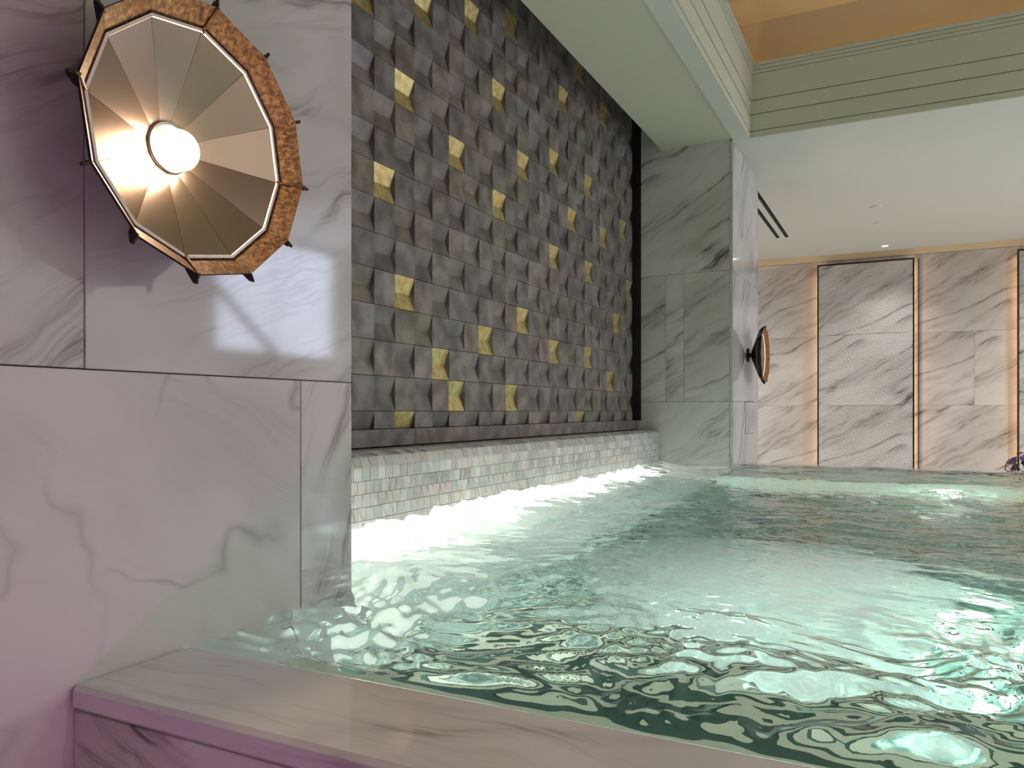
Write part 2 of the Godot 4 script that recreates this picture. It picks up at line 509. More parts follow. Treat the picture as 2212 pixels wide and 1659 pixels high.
func build_ceiling() -> void:
	var c := structure("ceiling")
	var t := 0.06
	part("niche_soffit", box_mesh(V(LEDGE_X, CEIL + 0.006, END_Z), V(WALL_X - 0.004, CEIL + t, NEAR_Z)), M.plaster, c)
	part("niche_slot", box_mesh(V(-1.9, 2.05, END_Z), V(LEDGE_X, 2.1, NEAR_Z)), M.plaster, c)
	part("slot_upstand", box_mesh(V(LEDGE_X, CEIL + t, END_Z), V(LEDGE_X + 0.03, 2.08, NEAR_Z)), M.plaster, c)
	part("edge_strip", box_mesh(V(WALL_X, CEIL, -5.21), V(-0.912, CEIL + t, 2.6)), M.white, c)
	part("near_panel", box_mesh(V(-0.912, CEIL, -0.6), V(3.6, CEIL + t, 2.6)), M.white, c)
	part("side_panel", box_mesh(V(2.6, CEIL, -5.21), V(3.6, CEIL + t, -0.6)), M.white, c)
	# far ceiling, with its far edge curving forward on the left
	var k := MB.new()
	var edge := []
	var cuts := []
	for i in 25: cuts.append(-4.0 + 7.6 * i / 24.0)
	for c0 in [-1.084, -1.170]: cuts.append_array([c0 - 0.018, c0 + 0.018])
	cuts.sort()
	for x in cuts:
		edge.append(Vector2(x, -9.52 + 0.30 * smoothstep(-0.9, -2.6, x)))
	for i in edge.size() - 1:
		var a: Vector2 = edge[i]
		var b: Vector2 = edge[i + 1]
		var m: float = (a.x + b.x) / 2
		var runs := [[-5.21, -5.21, a.y, b.y]]
		# the two air slots are cut through the panel
		if absf(m + 1.084) < 0.018 or absf(m + 1.170) < 0.018:
			runs = [[-5.21, -5.21, -6.2, -6.2], [-8.35, -8.35, a.y, b.y]]
		for r in runs:
			k.poly([V(a.x, CEIL, r[2]), V(b.x, CEIL, r[3]), V(b.x, CEIL, r[1]), V(a.x, CEIL, r[0])])
			k.poly([V(a.x, CEIL + t, r[0]), V(b.x, CEIL + t, r[1]), V(b.x, CEIL + t, r[3]), V(a.x, CEIL + t, r[2])])
		k.poly([V(b.x, CEIL, b.y), V(a.x, CEIL, a.y), V(a.x, CEIL + t, a.y), V(b.x, CEIL + t, b.y)])
	part("far_panel", k.mesh(), M.white, c)
	part("cove_top", box_mesh(V(-4.2, 2.0, -10.1), V(3.8, 2.1, -9.0)), M.cove, c)
	part("cove_back", box_mesh(V(-4.2, CEIL + t, -9.1), V(3.8, 2.05, -9.0)), M.cove, c)
	# coffer over the pool
	part("coffer_top", box_mesh(V(-1.3, 2.64, -5.6), V(3.0, 2.74, -0.2)), M.cove, c)
	for b in [[-1.3, -1.2, -5.6, -0.2], [2.9, 3.0, -5.6, -0.2]]:
		part("coffer_side", box_mesh(V(b[0], CEIL + t, b[2]), V(b[1], 2.66, b[3])), M.cove, c)
	for b in [[-5.6, -5.48], [-0.32, -0.2]]:
		part("coffer_side", box_mesh(V(-1.3, CEIL + t, b[0]), V(3.0, 2.66, b[1])), M.cove, c)
	# stepped moulding round the coffer: profile rings of four sides
	var bands := [[CEIL + 0.0005, 1.808, 0.006], [1.812, 1.914, 0.012], [1.918, 2.004, 0.018], [2.008, 2.17, 0.024], [2.172, 2.192, 0.030], [2.194, 2.214, 0.036], [2.216, 2.237, 0.042]]
	var sides := [["trim_1", Vector3(-0.912, 0, -5.21), Vector3(1, 0, 0), 4.61, false], ["trim_2", Vector3(-0.912, 0, -5.21), Vector3(0, 0, 1), 3.51, true], ["trim_3", Vector3(2.6, 0, -5.21), Vector3(-1, 0, 0), 4.61, false], ["trim_4", Vector3(-0.912, 0, -0.6), Vector3(0, 0, -1), 3.51, true]]
	for s in sides:
		var tr := structure(s[0])
		for b in bands:
			var inn: Vector3 = s[2]
			var o: Vector3 = s[1]
			var along := Vector3(1, 0, 0) if s[4] else Vector3(0, 0, 1)
			var p0: Vector3 = o - inn * 0.0 + Vector3(0, EYE + b[0], 0)
			var p1: Vector3 = o + inn * b[2] + along * s[3] + Vector3(0, EYE + b[1], 0)
			var lo := Vector3(minf(p0.x, p1.x), p0.y, minf(p0.z, p1.z))
			var hi := Vector3(maxf(p0.x, p1.x), p1.y, maxf(p0.z, p1.z))
			var mb := MB.new()
			mb.cbox(lo, hi, 0.0015)
			part("moulding", mb.mesh(), M.plaster, tr)
		var bk: Vector3 = s[1] - s[2] * 0.03
		var q0: Vector3 = s[1] - s[2] * 0.056
		var q1: Vector3 = s[1] - s[2] * 0.01 + (Vector3(1, 0, 0) if s[4] else Vector3(0, 0, 1)) * s[3]
		part("backing", box_mesh(Vector3(minf(q0.x, q1.x), EYE + CEIL + 0.002, minf(q0.z, q1.z)), Vector3(maxf(q0.x, q1.x), EYE + 2.23, maxf(q0.z, q1.z))), M.plaster, tr)
	# warm light strips lying on the coffer ledge
	for s in [[V(-1.06, 1.85, -2.9), true], [V(2.75, 1.85, -2.9), true], [V(0.85, 1.85, -5.36), false], [V(0.85, 1.85, -0.44), false]]:
		var at: Vector3 = s[0]
		var d := Vector3(0.012, 0.006, 2.2) if s[1] else Vector3(1.7, 0.006, 0.012)
		var l := thing("cove_light_strip", at, "warm light strip hidden on the ceiling coffer ledge", "light strip", "warm strips in the ceiling coffer")
		part("led_tape", box_mesh(-d, d), M.led_warm, l)
		area(l, Vector3(0, 0.02, 0), Vector3.UP, Vector2(0.05, 4.4) if s[1] else Vector2(3.4, 0.05), Color(1.0, 0.80, 0.56), 0.42)
	var l2 := thing("cove_light_strip", V(-0.2, CEIL + t, -9.3), "warm light strip hidden above the far ceiling edge", "light strip")
	part("led_tape", box_mesh(Vector3(-3.4, 0.0, -0.012), Vector3(3.4, 0.012, 0.012)), M.led_warm, l2)
	area(l2, Vector3(0, 0.03, 0), Vector3(0, 0.5, -1), Vector2(6.8, 0.03), Color(1.0, 0.82, 0.60), 0.3)

func build_far_wall() -> void:
	var w := structure("wall_far")
	part("core", box_mesh(V(-4.2, -1.0, -10.1), V(3.8, 2.05, -9.921)), M.gap, w)
	var rows := [[-1.0, 0.064], [0.064, 0.88], [0.88, 1.765]]
	for x in [[-4.0, -2.8], [-2.8, -1.75], [-1.75, -0.94]]:
		for r in rows:
			slab_z(w, -9.9, [x[0], x[1], r[0], r[1], M.far, 0.0], 1.9)
	for r in rows:
		slab_z(w, -9.9, [-0.94, 0.08, r[0], r[1], M.far, 0.0], 1.9)
	for x in [[0.08, 1.10, 0.664], [2.12, 3.6, 2.9]]:
		slab_z(w, -9.9, [x[0], x[1], -1.0, 0.064, M.far, 0.0], 1.9)
		slab_z(w, -9.9, [x[0], x[2], 0.064, 0.88, M.far, 0.0], 1.9)
		slab_z(w, -9.9, [x[2], x[1], 0.064, 0.88, M.far, 0.0], 1.9)
		slab_z(w, -9.9, [x[0], x[1], 0.88, 1.765, M.far, 0.0], 1.9)
	for r in rows:
		slab_z(w, -9.9, [1.10, 2.12, r[0], r[1], M.far, 0.0], 1.9)
	part("cove_plaster", box_mesh(V(-4.2, 1.768, -9.92), V(3.8, 2.05, -9.895)), M.cove, w)
	part("edge_trim", box_mesh(V(0.118, -1.0, -9.9), V(0.128, 1.72, -9.885)), M.black, w)
	# framed chiselled panels standing off the wall, with warm light behind their edges
	var i := 0
	for x0 in [-0.927, 1.055]:
		var x1: float = x0 + 1.0
		var lab: String = ["black framed panel of chiselled white marble beside the pillar lamp", "black framed panel of chiselled marble rising behind the purple flowers"][i]
		var p := thing("stone_panel", V((x0 + x1) / 2, -1.0, -9.78), lab, "wall panel")
		for r in [[0.0, 1.064], [1.064, 1.88], [1.88, 2.695]]:
			part("slab", slab_mesh(Vector3(-0.492, r[0] + 0.002, -0.02), Vector3(0.492, r[1] - 0.001, 0.0), 0.002, 1.9, 0.0, Vector2(rng.randf(), rng.randf())), M.chisel, p)
		part("frame_side", box_mesh(Vector3(-0.505, 0, -0.05), Vector3(-0.492, 2.71, 0.006)), M.black, p)
		part("frame_side", box_mesh(Vector3(0.492, 0, -0.03), Vector3(0.505, 2.71, 0.006)), M.black, p)
		part("frame_top", box_mesh(Vector3(-0.492, 2.696, -0.03), Vector3(0.492, 2.71, 0.006)), M.black, p)
		part("back_box", box_mesh(Vector3(-0.42, 0, -0.118), Vector3(0.42, 2.69, -0.022)), M.core, p)
		for s in [-1.0, 1.0]:
			part("led_tape", box_mesh(Vector3(0.421 * s - 0.004, 0.02, -0.06), Vector3(0.421 * s + 0.004, 2.68, -0.04)), M.led_warm, p)
			area(p, Vector3(0.43 * s, 1.35, -0.05), Vector3(s, 0, -0.45), Vector2(0.02, 2.66), Color(1.0, 0.80, 0.58), 0.26)
		i += 1

# ------------------------------------------------------------------ the dark tile wall
func folded_tile(y0: float, y1: float, d: float) -> ArrayMesh:
	# a tile whose front folds inwards to a valley half way up (or at its lower edge for a half tile)
	var k := MB.new()
	var h := 0.0616
	var b := -0.027
	var mid := 0.0 if y0 < -0.01 else y0
	var z0 := h
	var z1 := -h
	var top := [Vector3(0, y1, z0), Vector3(0, y1, z1)]
	var val := [Vector3(-d, mid, z0), Vector3(-d, mid, z1)]
	k.poly([val[0], val[1], top[1], top[0]])
	if mid > y0:
		k.poly([Vector3(0, y0, z0), Vector3(0, y0, z1), val[1], val[0]])
	var y_low := y0
	k.poly([top[0], top[1], Vector3(b, y1, z1), Vector3(b, y1, z0)])
	k.poly([Vector3(b, y_low, z0), Vector3(b, y_low, z1), Vector3(-d if mid == y0 else 0.0, y_low, z1), Vector3(-d if mid == y0 else 0.0, y_low, z0)])
	for s in [0, 1]:
		var z := z0 if s == 0 else z1
		var q := [Vector3(b, y_low, z), Vector3(0.0 if mid > y0 else -d, y_low, z), Vector3(-d, mid, z), Vector3(0, y1, z), Vector3(b, y1, z)]
		if mid == y0: q.remove_at(2)
		# the outline folds inwards, so it is cut in two convex halves
		if mid > y0:
			var qa := [Vector3(b, y_low, z), Vector3(0, y_low, z), Vector3(-d, mid, z), Vector3(b, mid, z)]
			var qb := [Vector3(b, mid, z), Vector3(-d, mid, z), Vector3(0, y1, z), Vector3(b, y1, z)]
			if s == 1:
				qa.reverse()
				qb.reverse()
			k.poly(qa)
			k.poly(qb)
		else:
			if s == 1: q.reverse()
			k.poly(q)
	return k.mesh()

func build_tile_wall() -> void:
	var w := thing("tile_wall", V(TILE_X, -0.125, (NEAR_Z + END_Z) / 2), "dark grey stone tile wall with scattered gold tiles in the niche", "tile wall")
	var o := -w.position
	part("backing", box_mesh(o + V(-1.9, -1.25, END_Z), o + V(-1.688, 2.1, NEAR_Z)), M.black, w)
	var gold := {}
	for g in [[0, 12], [3, 13], [6, 14], [9, 15], [2, 10], [8, 12], [14, 14], [16, 16], [19, 15], [5, 9], [1, 7], [10, 10], [13, 11], [17, 11], [8, 8], [15, 9], [19, 9], [22, 10], [13, 7], [17, 7], [2, 4], [10, 4], [21, 5], [23, 7], [7, 3], [13, 3], [17, 3], [4, 2], [20, 2], [5, 1], [9, 1], [2, 0], [16, 0], [-2, 6], [-4, 10], [-5, 3]]:
		gold[Vector2i(g[0], g[1])] = true
	var h := 0.0616
	var kf := MB.new()
	kf.cbox(Vector3(-0.027, -h, -h), Vector3(0, h, h), 0.0008)
	var flat := kf.mesh()
	var kh := MB.new()
	kh.cbox(Vector3(-0.027, -h / 2, -h), Vector3(0, h / 2, h), 0.0008)
	var flat_half := kh.mesh()
	var fold := folded_tile(-h, h, 0.0185)
	var fold_half := folded_tile(0.0, h, 0.0185)
	for c in range(-6, 25):
		var z := -2.091 - TILE * (c + 0.5)
		if z - h < END_Z + 0.006: continue
		if z + h > NEAR_Z: continue
		for r in range(0, 17):
			var y := TILE * (r - 0.5)
			var even := posmod(c + r, 2) == 0
			var jig := Vector3(rng.randf_range(-0.0012, 0.0012), 0, 0)
			var at: Vector3 = o + V(TILE_X, y, z) + jig
			var m: Material = M.slate[rng.randi() % 6]
			if even:
				var is_gold: bool = gold.has(Vector2i(c, r))
				if r == 0: part("gold_tile" if is_gold else "folded_tile", fold_half, M.gold if is_gold else m, w, at)
				else: part("gold_tile" if is_gold else "folded_tile", fold, M.gold if is_gold else m, w, at)
			else:
				if r == 0: part("flat_tile", flat_half, m, w, at + Vector3(0, h / 2, 0))
				else: part("flat_tile", flat, m, w, at)
	var z := END_Z + 0.002
	while z < NEAR_Z - 0.1:
		var z2: float = minf(z + 0.39, NEAR_Z - 0.002)
		var k := MB.new()
		k.cbox(o + V(-1.688, -0.1248, z + 0.0006), o + V(-1.652, -0.0645, z2 - 0.0006), 0.001)
		part("base_stone", k.mesh(), M.slate[rng.randi() % 6], w)
		z = z2
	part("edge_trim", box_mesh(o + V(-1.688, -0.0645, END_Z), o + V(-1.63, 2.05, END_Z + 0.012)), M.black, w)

# ------------------------------------------------------------------ mosaic ledge below the tile wall
func build_ledge() -> void:
	var w := thing("mosaic_ledge", V(-1.57, -1.25, (NEAR_Z + END_Z) / 2), "white marble mosaic ledge with rounded edge below the dark tiles", "ledge")
	var o := -w.position
	var R := 0.045
	var d := 0.004
	var k := MB.new()
	var prof := [Vector2(-1.66, -1.25), Vector2(LEDGE_X - d, -1.25)]
	for i in 9:
		var t := PI / 2 * i / 8.0
		prof.append(Vector2(LEDGE_X - R + (R - d) * cos(t), -0.13 - R + (R - d) * sin(t)))
	prof.append(Vector2(-1.66, -0.13 - d))
	for i in prof.size() - 1:
		var a: Vector2 = prof[i]
		var b: Vector2 = prof[i + 1]
		k.poly([o + V(a.x, a.y, NEAR_Z), o + V(a.x, a.y, END_Z), o + V(b.x, b.y, END_Z), o + V(b.x, b.y, NEAR_Z)])
	part("grout_bed", k.mesh(), M.grout, w)
	# places: [centre, normal angle, height]
	var p := 0.0405
	var places := []
	for i in 8:
		places.append([Vector2(LEDGE_X, -0.13 - R - p * (i + 0.5)), 0.0, p])
	for i in 2:
		var t := PI / 2 * (i + 0.5) / 2
		places.append([Vector2(LEDGE_X - R + R * cos(t), -0.13 - R + R * sin(t)), t, R * PI / 4])
	for i in 3:
		places.append([Vector2(LEDGE_X - R - 0.042 * (i + 0.5), -0.13), PI / 2, 0.042])
	var shapes := {}
	var rest: Array = [MB.new(), MB.new(), MB.new(), MB.new()]
	var n := 0
	for row in places.size():
		var c0: Vector2 = places[row][0]
		var ang: float = places[row][1]
		var hh: float = places[row][2] / 2 - 0.0006
		var z := NEAR_Z - 0.002 - (0.02 if row % 2 else 0.0)
		var step := 0.0405
		while z - step > END_Z + 0.002:
			var zc := z - step / 2
			var near := zc < -1.80 and zc > -3.25 and row < 11 and row != 5 and row != 6 and row != 7 
			var key := row * 100 + rng.randi() % 6
			if not shapes.has(key):
				var t := MB.new()
				t.cbox(Vector3(-0.006, -hh, -step / 2 + 0.0006), Vector3(0, hh, step / 2 - 0.0006), 0.0008)
				t.planar(0.55, rng.randf() * 3.0, Vector2(rng.randf(), rng.randf()))
				shapes[key] = t
			var turn := Basis(Vector3(0, 0, 1), ang)
			var at: Vector3 = o + V(c0.x + rng.randf_range(-0.0005, 0.0003) * cos(ang), c0.y, zc)
			var mi := rng.randi() % 4
			if near and n < 300:
				if not (shapes[key] is Array): shapes[key] = [shapes[key], shapes[key].mesh()]
				var q := part("mosaic_tile", shapes[key][1], M.mosaic[mi], w, at)
				q.basis = turn
				n += 1
			else:
				var src: MB = shapes[key][0] if shapes[key] is Array else shapes[key]
				var dst: MB = rest[mi]
				var b := dst.v.size()
				for i in src.v.size():
					dst.v.append(at + turn * src.v[i]); dst.n.append(turn * src.n[i]); dst.uv.append(src.uv[i])
				for i in src.idx: dst.idx.append(b + i)
			z -= step
	var all := ArrayMesh.new()
	for i in 4:
		var src: MB = rest[i]
		var a := []
		a.resize(Mesh.ARRAY_MAX)
		a[Mesh.ARRAY_VERTEX] = src.v
		a[Mesh.ARRAY_NORMAL] = src.n
		a[Mesh.ARRAY_TEX_UV] = src.uv
		a[Mesh.ARRAY_INDEX] = src.idx
		all.add_surface_from_arrays(Mesh.PRIMITIVE_TRIANGLES, a)
		all.surface_set_material(i, M.mosaic[i])
	var ro := MeshInstance3D.new()
	ro.name = "mosaic_field"
	ro.mesh = all
	ro.set_meta("kind", "stuff")
	w.add_child(ro, true)

# ------------------------------------------------------------------ pool
func build_pool() -> void:
	var b := structure("floor_pool")
	part("pool_floor", box_mesh(V(-1.7, FLOOR_POOL - 0.1, -5.8), V(2.8, FLOOR_POOL, -0.67)), M.basin, b)
	part("pool_side", box_mesh(V(-1.011, FLOOR_POOL, -0.86), V(2.8, -0.405, -0.70)), M.basin, b)
	part("pool_side", box_mesh(V(-1.011, FLOOR_POOL, -5.77), V(2.8, -0.405, -5.59)), M.basin, b)
	part("pool_side", box_mesh(V(2.6, FLOOR_POOL, -5.77), V(2.79, -0.405, -0.70)), M.basin, b)
	part("bench", box_mesh(V(WALL_X, FLOOR_POOL, -5.59), V(2.6, -0.62, -4.75)), M.pale, b)
	for q in [[-0.66, -0.86, -1.16], [-0.81, -1.16, -1.48], [-0.96, -1.48, -1.80], [-1.11, -1.80, -2.12]]:  # added steps: dark treads and cream edges imitate unlit and lit ripple bands
		part("step", box_mesh(V(WALL_X, FLOOR_POOL, q[2]), V(2.6, q[0], q[1])), M.step, b)
		part("added_light_band", box_mesh(V(WALL_X, q[0] - 0.04, q[2] - 0.004), V(2.6, q[0] + 0.002, q[2] + 0.07)), M.added_light_band, b)
	# rim stones
	var near := thing("pool_coping", V(0.8, -0.405, -0.77), "pale wet marble coping along the near pool edge", "coping")
	for x in [[WALL_X, 0.35], [0.35, 1.6], [1.6, 2.8]]:
		part("coping_stone", slab_mesh(V(x[0] + 0.001, -0.405, -0.872) - near.position, V(x[1] - 0.001, -0.371, -0.672) - near.position, 0.006, 1.15, 0.4, Vector2(0.3, 0.5)), M.wet, near)
	var far := thing("pool_coping", V(0.8, -0.405, -5.68), "marble coping along the far pool edge below the wall panels", "coping")
	for x in [[WALL_X, 0.2], [0.2, 1.5], [1.5, 2.8]]:
		part("coping_stone", slab_mesh(V(x[0] + 0.001, -0.405, -5.78) - far.position, V(x[1] - 0.001, -0.371, -5.58) - far.position, 0.006, 1.15, 0.0, Vector2(0.3, 0.5)), M.wet, far)
	var rgt := thing("pool_coping", V(2.7, -0.405, -3.2), "marble coping along the pool side under the window", "coping")
	for z in [[-5.58, -3.2], [-3.2, -0.872]]:
		part("coping_stone", slab_mesh(V(2.58, -0.405, z[0] + 0.001) - rgt.position, V(2.8, -0.371, z[1] - 0.001) - rgt.position, 0.006, 1.15, 0.0, Vector2(0.3, 0.5)), M.wet, rgt)
	# outer face below the near coping
	var face := thing("pool_surround", V(0.8, -1.0, -0.69), "veined marble pool front lit magenta under the near coping", "pool wall")
	for x in [[WALL_X, 0.1], [0.1, 1.4], [1.4, 2.8]]:
		part("slab", slab_mesh(V(x[0] + 0.001, -1.0, -0.70) - face.position, V(x[1] - 0.001, -0.406, -0.677) - face.position, 0.002, 1.0, 0.9, Vector2(0.55, 0.25)), M.far, face)
	# magenta light strip in the floor along the pool front
	var l := thing("floor_light_strip", V(1.15, -1.0, 0.25), "magenta light strip standing low across the floor before the pool", "light strip")
	part("led_tape", box_mesh(Vector3(-1.4, 0.10, -0.02), Vector3(1.4, 0.13, 0.0)), M.led_pink, l)
	part("channel", box_mesh(Vector3(-1.42, 0.0, 0.0), Vector3(1.42, 0.16, 0.05)), M.steel, l)
	area(l, Vector3(0, 0.115, -0.03), Vector3(0, 0.25, -1.0), Vector2(2.8, 0.03), Color(0.90, 0.24, 0.84), 0.85)
	# underwater lights; those in bench, window side and step riser are added for brightness
	var spots := [[V(-1.475, -0.72, -1.75), Vector3(1, 0, 0)], [V(-1.475, -0.72, -2.6), Vector3(1, 0, 0)], [V(-1.475, -0.72, -3.5), Vector3(1, 0, 0)], [V(-1.475, -0.72, -4.4), Vector3(1, 0, 0)], [V(0.16, FLOOR_POOL, -2.62), Vector3(0, 1, 0)], [V(1.4, FLOOR_POOL, -3.2), Vector3(0, 1, 0)], [V(0.2, -0.95, -4.74), Vector3(0, 0, 1)], [V(2.595, -0.62, -1.5), Vector3(-1, 0, 0)], [V(-0.45, -1.165, -2.121), Vector3(0, 0, -1)]]
	for i in spots.size():
		var u := thing("underwater_light", spots[i][0], ["round underwater light below the mosaic ledge, closest to the lamp wall", "round underwater light below the mosaic ledge, second from the lamp wall", "round underwater light below the mosaic ledge, third from the lamp wall", "round underwater light below the mosaic ledge, closest to the pillar"][i] if i < 4 else ["round light in the pool floor under the bright patch", "round light in the pool floor near the far side", "added unseen round light in the front of the far pool bench", "added unseen round light in the pool side under the window, shining along the steps", "added hidden light in the riser of the lowest pool step, brightening the bubbles"][i - 4], "pool light", "lights below the mosaic ledge" if i < 4 else "")
		var d: Vector3 = spots[i][1]
		var k := MB.new()
		k.lathe_x([Vector2(0, 0.085), Vector2(0.012, 0.085), Vector2(0.016, 0.08), Vector2(0.012, 0.065), Vector2(0.004, 0.065)], 24, false)
		var q := part("rim", k.mesh(), M.steel, u)
		var k2 := MB.new()
		k2.lathe_x([Vector2(0.004, 0.065), Vector2(0.012, 0.03), Vector2(0.013, 0.001)], 24, false)
		var q2 := part("lens", k2.mesh(), M.lens, u)
		var turn := Basis.IDENTITY
		if d.y > 0.5: turn = Basis(Vector3(0, 0, 1), PI / 2)
		if d.z > 0.5: turn = Basis(Vector3(0, 1, 0), -PI / 2)
		if d.x < -0.5: turn = Basis(Vector3(0, 1, 0), PI)
		if d.z < -0.5: turn = Basis(Vector3(0, 1, 0), PI / 2)
		q.basis = turn
		q2.basis = turn
		omni(u, d * 0.06, Color(1.0, 1.0, 0.98), 0.42 if i < 4 else (1.7 if i == 4 else (1.8 if i == 7 else (0.75 if i == 8 else 0.14))), 0.04)

var na: FastNoiseLite
var nb: FastNoiseLite
var nd: FastNoiseLite
func wave(x: float, z: float) -> float:
	var near := smoothstep(-2.2, -1.1, z)
	var plume := exp(-(pow((x + 0.30) / 0.42, 2.0) + pow((z + 1.75) / 0.55, 2.0)))
	var a := lerpf(0.40, 1.35, near) * (1.0 - 0.65 * plume)
	var wx := x + 0.10 * nd.get_noise_2d(x * 1.6, z * 1.6)
	var wz := z + 0.10 * nd.get_noise_2d(x * 1.6 + 40.0, z * 1.6)
	var h := 0.006 * nd.get_noise_2d(x * 1.1, z * 1.1 + 9.0)
	h += a * 0.0150 * na.get_noise_2d(wx * 3.6, wz * 4.8)
	h += a * 0.0075 * nb.get_noise_2d(wx * 8.0, wz * 11.0)
	h += a * near * 0.0034 * na.get_noise_2d(wx * 17.0 + 3.0, wz * 22.0)
	h += 0.0007 * na.get_noise_2d(x * 24.0 + 5.0, z * 34.0)
	# ring waves in the near right corner
	var r := Vector2((x - 0.02) , (z + 0.98)).length()
	h += 0.0035 * sin(r * 70.0) * exp(-r * r / 0.045)
	# mound where the water falls
	var e := maxf(0.0, 1.0 - (x - LEDGE_X) / 0.35)
	if z < NEAR_Z: h += 0.024 * e * e * (0.7 + nb.get_noise_2d(x * 5.0, z * 8.0))
	# the water levels out to the lip of the coping stones
	var lip := maxf(maxf(smoothstep(-0.95, -0.875, z), smoothstep(-5.50, -5.575, z)), smoothstep(2.50, 2.575, x))
	return lerpf(h, -0.0085, lip)

func foam_at(x: float, z: float) -> bool:
	if z > NEAR_Z or z < -4.95: return false
	var d := x - LEDGE_X
	var width := lerpf(0.40, 0.20, smoothstep(-1.5, -3.6, z)) * smoothstep(-5.0, -4.3, z)
	return d + 0.16 * nb.get_noise_2d(x * 3.0, z * 9.0) + 0.07 * na.get_noise_2d(x * 10.0, z * 30.0) < width

func build_water() -> void:
	na = noise(101, 1.0, 1)
	nb = noise(102, 1.0, 2)
	nd = noise(103, 1.0, 1)
	var xs := []
	var x := LEDGE_X + 0.0005
	while x < 2.579:
		xs.append(x)
		x += 0.0085 if x < 0.5 else 0.045
	xs.append(2.579)
	var zs := []
	var z := -0.8725
	while z > -5.57:
		zs.append(z)
		z -= 0.0062 * maxf(0.9, -z)
	zs.append(-5.578)
	var v := PackedVector3Array()
	var n := PackedVector3Array()
	v.resize(xs.size() * zs.size())
	n.resize(xs.size() * zs.size())
	for j in zs.size():
		for i in xs.size():
			var px: float = xs[i]
			var pz: float = zs[j]
			var h := wave(px, pz)
			var e := 0.002
			var hx := (wave(px + e, pz) - h) / e
			var hz := (wave(px, pz + e) - h) / e
			v[j * xs.size() + i] = V(px, WATER + h, pz)
			n[j * xs.size() + i] = Vector3(-hx, 1, -hz).normalized()
	var wi := PackedInt32Array()
	var fi := PackedInt32Array()
	for j in zs.size() - 1:
		for i in xs.size() - 1:
			var cx: float = (xs[i] + xs[i + 1]) / 2
			var cz: float = (zs[j] + zs[j + 1]) / 2
			if cx < WALL_X - 0.012 and (cz > NEAR_Z + 0.012 or cz < END_Z - 0.012): continue
			var a := j * xs.size() + i
			var q := [a, a + 1, a + xs.size(), a + 1, a + xs.size() + 1, a + xs.size()]
			# rows run towards -z, so this order is turned over to face up
			q.reverse()
			if foam_at(cx, cz): fi.append_array(q)
			else: wi.append_array(q)
	var pool := thing("pool_water", V(0.0, WATER, -3.0), "clear mint green rippling water filling the pool", "water", "", "stuff")
	for g in [["water_surface", wi, M.water, ""], ["foam", fi, M.foam, "white churning foam along the base of the mosaic ledge"]]:
		var a := []
		a.resize(Mesh.ARRAY_MAX)
		var back := {}
		var vv := PackedVector3Array()
		var nn := PackedVector3Array()
		var ii := PackedInt32Array()
		for t in g[1]:
			if not back.has(t):
				back[t] = vv.size()
				vv.append(v[t] - pool.position); nn.append(n[t])
			ii.append(back[t])
		a[Mesh.ARRAY_VERTEX] = vv
		a[Mesh.ARRAY_NORMAL] = nn
		a[Mesh.ARRAY_INDEX] = ii
		var m := ArrayMesh.new()
		m.add_surface_from_arrays(Mesh.PRIMITIVE_TRIANGLES, a)
		tag(part(g[0], m, g[2], pool), g[3])
	# air bubbles stirred into the water, a cloud over the floor light
	var cloud := FogVolume.new()
	cloud.name = "bubble_cloud"
	cloud.shape = RenderingServer.FOG_VOLUME_SHAPE_ELLIPSOID
	cloud.size = Vector3(1.0, 0.72, 0.85)
	var fm := FogMaterial.new()
	fm.albedo = Color(0.93, 0.98, 0.955)
	fm.density = 1.3
	cloud.material = fm
	pool.add_child(cloud, true)
	cloud.position = Vector3(-0.36, -0.42, 0.80)
	var wash := FogVolume.new()
	wash.name = "aerated_water"
	wash.shape = RenderingServer.FOG_VOLUME_SHAPE_ELLIPSOID
	wash.size = Vector3(0.54, 0.60, 4.2)
	var fw := FogMaterial.new()
	fw.albedo = Color(0.95, 0.99, 0.97)
	fw.density = 1.1
	wash.material = fw
	pool.add_child(wash, true)
	wash.position = Vector3(-1.18, -0.34, 0.0)
	tag(wash, "white water stirred up along the ledge", "", "", "stuff")
	tag(cloud, "pale cloud of fine bubbles in the water", "", "", "stuff")

